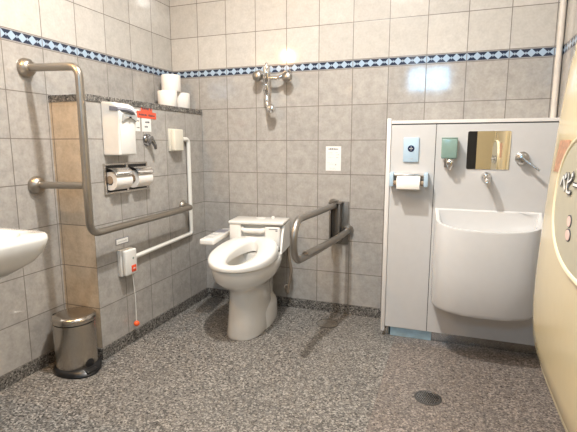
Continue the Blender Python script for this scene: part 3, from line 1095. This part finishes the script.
# ------------------------------------------------------------------ fold-down baby changing station on the right wall
A = empty('baby_changing_station', (W, -1.36, .36), 'cream folded baby changing station on the right wall', 'changing station')
Y0, Y1, Z0, Z1 = -.905, -1.79, .352, 1.44
yc, zc, ah, bh = (Y0 + Y1) / 2, (Z0 + Z1) / 2, (Y0 - Y1) / 2, (Z1 - Z0) / 2
def sup(hy, hz, x, n=72, e=4.2, zoff=0.0, taper=0.0):
    o = []
    for i in range(n):
        a = 2 * PI * i / n
        c, s = math.cos(a), math.sin(a)
        y = math.copysign(abs(c) ** (2 / e), c) * hy
        z = math.copysign(abs(s) ** (2 / e), s) * hz
        yy = yc + y * (1 - taper * max(0, z / bh))
        o.append((x + SLANT * (z / bh), yy, zc + zoff + z))
    return o
SLANT = .028
FX = 2.042
bm = NB()
loft(bm, [[(W - .001, p[1], p[2]) for p in sup(ah - .02, bh - .02, W)],
          [(min(W - .001, p[0]), p[1], p[2]) for p in sup(ah, bh, 2.16, taper=.10)], sup(ah, bh, FX + .070, taper=.12)])
part('wall_shell', bm, M_CREAM2, A, 50)
bm = NB()
loft(bm, [sup(ah, bh, FX + .069, taper=.12), sup(ah + .004, bh + .006, FX + .062, taper=.12), sup(ah + .004, bh + .006, FX + .036, taper=.12), sup(ah - .003, bh - .002, FX + .028, taper=.12), sup(ah - .018, bh - .020, FX + .028, taper=.12)])
part('edge_rim', bm, M_CREAM2, A, 50, label='lighter cream rim')
TR = [(.014, .022, .034), (.018, .028, .022), (.035, .045, .011), (.08, .09, .005), (.2, .2, .001), (.36, .36, 0.0)]
bm = NB()
loft(bm, [sup(ah - a, bh - b, FX + c, taper=.12) for a, b, c in TR])
part('folding_tray', bm, M_CREAM, A, 60)
OYC, OZC, OHW, OHH = -1.462, .895, .318, .172
def fx(y, z):
    """front surface of the tray"""
    s_ = (z - zc) / bh
    hy = 1 - .12 * max(0, s_)
    m = min(ah - abs(y - yc) / hy, bh - abs(z - zc))
    o = TR[0][2]
    for (a0, b0, c0), (a1, b1, c1) in zip(TR, TR[1:]):
        if m >= a1:
            o = c1
        elif m > a0:
            o = c0 + (c1 - c0) * (m - a0) / (a1 - a0)
            break
    return FX + o + SLANT * s_
def ell(k, off, n=64):
    o = []
    for i in range(n):
        a = 2 * PI * i / n
        y = OYC + OHW * (1 - (1 - k) * .55) * math.copysign(abs(math.cos(a)) ** (2 / 2.4), math.cos(a)) if k > .9 else OYC + OHW * k * math.cos(a)
        z = OZC + OHH * k * math.copysign(abs(math.sin(a)) ** (2 / 2.4), math.sin(a)) if k > .9 else OZC + OHH * k * math.sin(a)
        o.append((fx(y, z) - off, y, z))
    return o
bm = NB()
loft(bm, [ell(1.0, -.01), ell(1.0, .006), ell(.985, .010), ell(.955, .010), ell(.93, .006), ell(.93, -.01)], True, True)
part('oval_rim', bm, M_CREAM2, A, 50, label='pale cream raised oval rim')
bm = NB()
loft(bm, [ell(.932, -.004), ell(.932, .0065), ell(.5, .0068), ell(.1, .0068)])
part('oval_plate', bm, M_OVAL, A, 50)
def put_text(body, size, y, z, off, m, name, outline=0.0, ext=.0004):
    t2 = text_bm(body, size, ext, outline, 'LEFT')
    xx = fx(OYC, z) - off
    bm = NB()
    merge(bm, t2, basis((xx, y, z), (0, -1, 0), (SLANT / bh, 0, 1)))
    part(name, bm, m, A)
put_text('ベビーシート', .064, -1.205, .930, .0100, M_INK, 'lettering_outline', .0030)
put_text('ベビーシート', .064, -1.205, .930, .0112, M_PAPER, 'lettering')
for dy, dz, sx_ in ((-1.345, .845, .020), (-1.352, .812, .024)):
    for m_, rr_, oo_, nm_ in ((M_INK, 1.0, .0085, 'badge_outline'), (M_PINK, .82, .0095, 'pink_badge')):
        bm = NB()
        x_ = fx(OYC, dz) - oo_
        loft(bm, [[(x_ + e_, dy + sx_ * rr_ * math.cos(2 * PI * k / 24), dz + .016 * rr_ * math.sin(2 * PI * k / 24)) for k in range(24)] for e_ in (.003, 0)])
        part(nm_, bm, m_, A)
bm = NB()
g = []
for k in range(7):
    z = .952 + .092 * k / 6
    ya, yb_ = -1.030 - .030 * k / 6, -1.120 - .085 * k / 6
    g.append([(fx(ya + (yb_ - ya) * q / 6, z) - .0008, ya + (yb_ - ya) * q / 6, z) for q in range(7)])
vs = [[bm.verts.new(p) for p in row] for row in g]
for a in range(6):
    for b in range(6):
        bm.faces.new((vs[a][b], vs[a][b + 1], vs[a + 1][b + 1], vs[a + 1][b]))
bmesh.ops.solidify(bm, geom=bm.faces[:], thickness=.0005)
part('peach_patch', bm, M_PEACH, A)  # thin peach-coloured patch following the tray front

# ------------------------------------------------------------------ floor drains
A = empty('floor_drain', (1.713, -.80, 0), 'round dark grated floor drain in front of the washstand', 'drain')
bm = NB()
lathe(bm, [(.044, 0), (.055, 0), (.055, .002), (.052, .003), (.046, .003), (.044, .001)], (1.713, -.80, 0), n=36, cap0=False, cap1=False)
part('ring', bm, M_DRAIN, A, 40)
part('well', lathe(NB(), [(.046, .0002), (.046, .0006)], (1.713, -.80, 0), n=36), M_DARK, A)
bm = NB()
for k in range(-4, 5):
    d = k * .0105
    hl = math.sqrt(max(0, .045 ** 2 - d * d))
    for ang in (.5, .5 + PI / 2):
        t2 = NB()
        box(t2, -hl, hl, d - .0018, d + .0018, .0006, .0026)
        merge(bm, t2, Matrix.Translation((1.713, -.80, 0)) @ Matrix.Rotation(ang, 4, 'Z'))
part('grate', bm, M_STEEL, A)
CX, CY = 1.121, -0.186
A = empty('floor_cleanout', (CX, CY, 0), 'flat round granite-coloured floor cap near the back wall', 'floor cap')
part('cap', lathe(NB(), [(.060, 0), (.060, .0012), (.058, .002)], (CX, CY, 0), n=36), mat('terrazzo_cap', (0.19, 0.175, 0.155), 0.4, var=0.4, scale=150), A, 40)
bm = NB()
lathe(bm, [(.061, 0), (.065, 0), (.065, .0015), (.061, .0015), (.061, 0)], (CX, CY, 0), n=36, cap0=False, cap1=False)
part('ring', bm, M_DRAIN, A, 40)
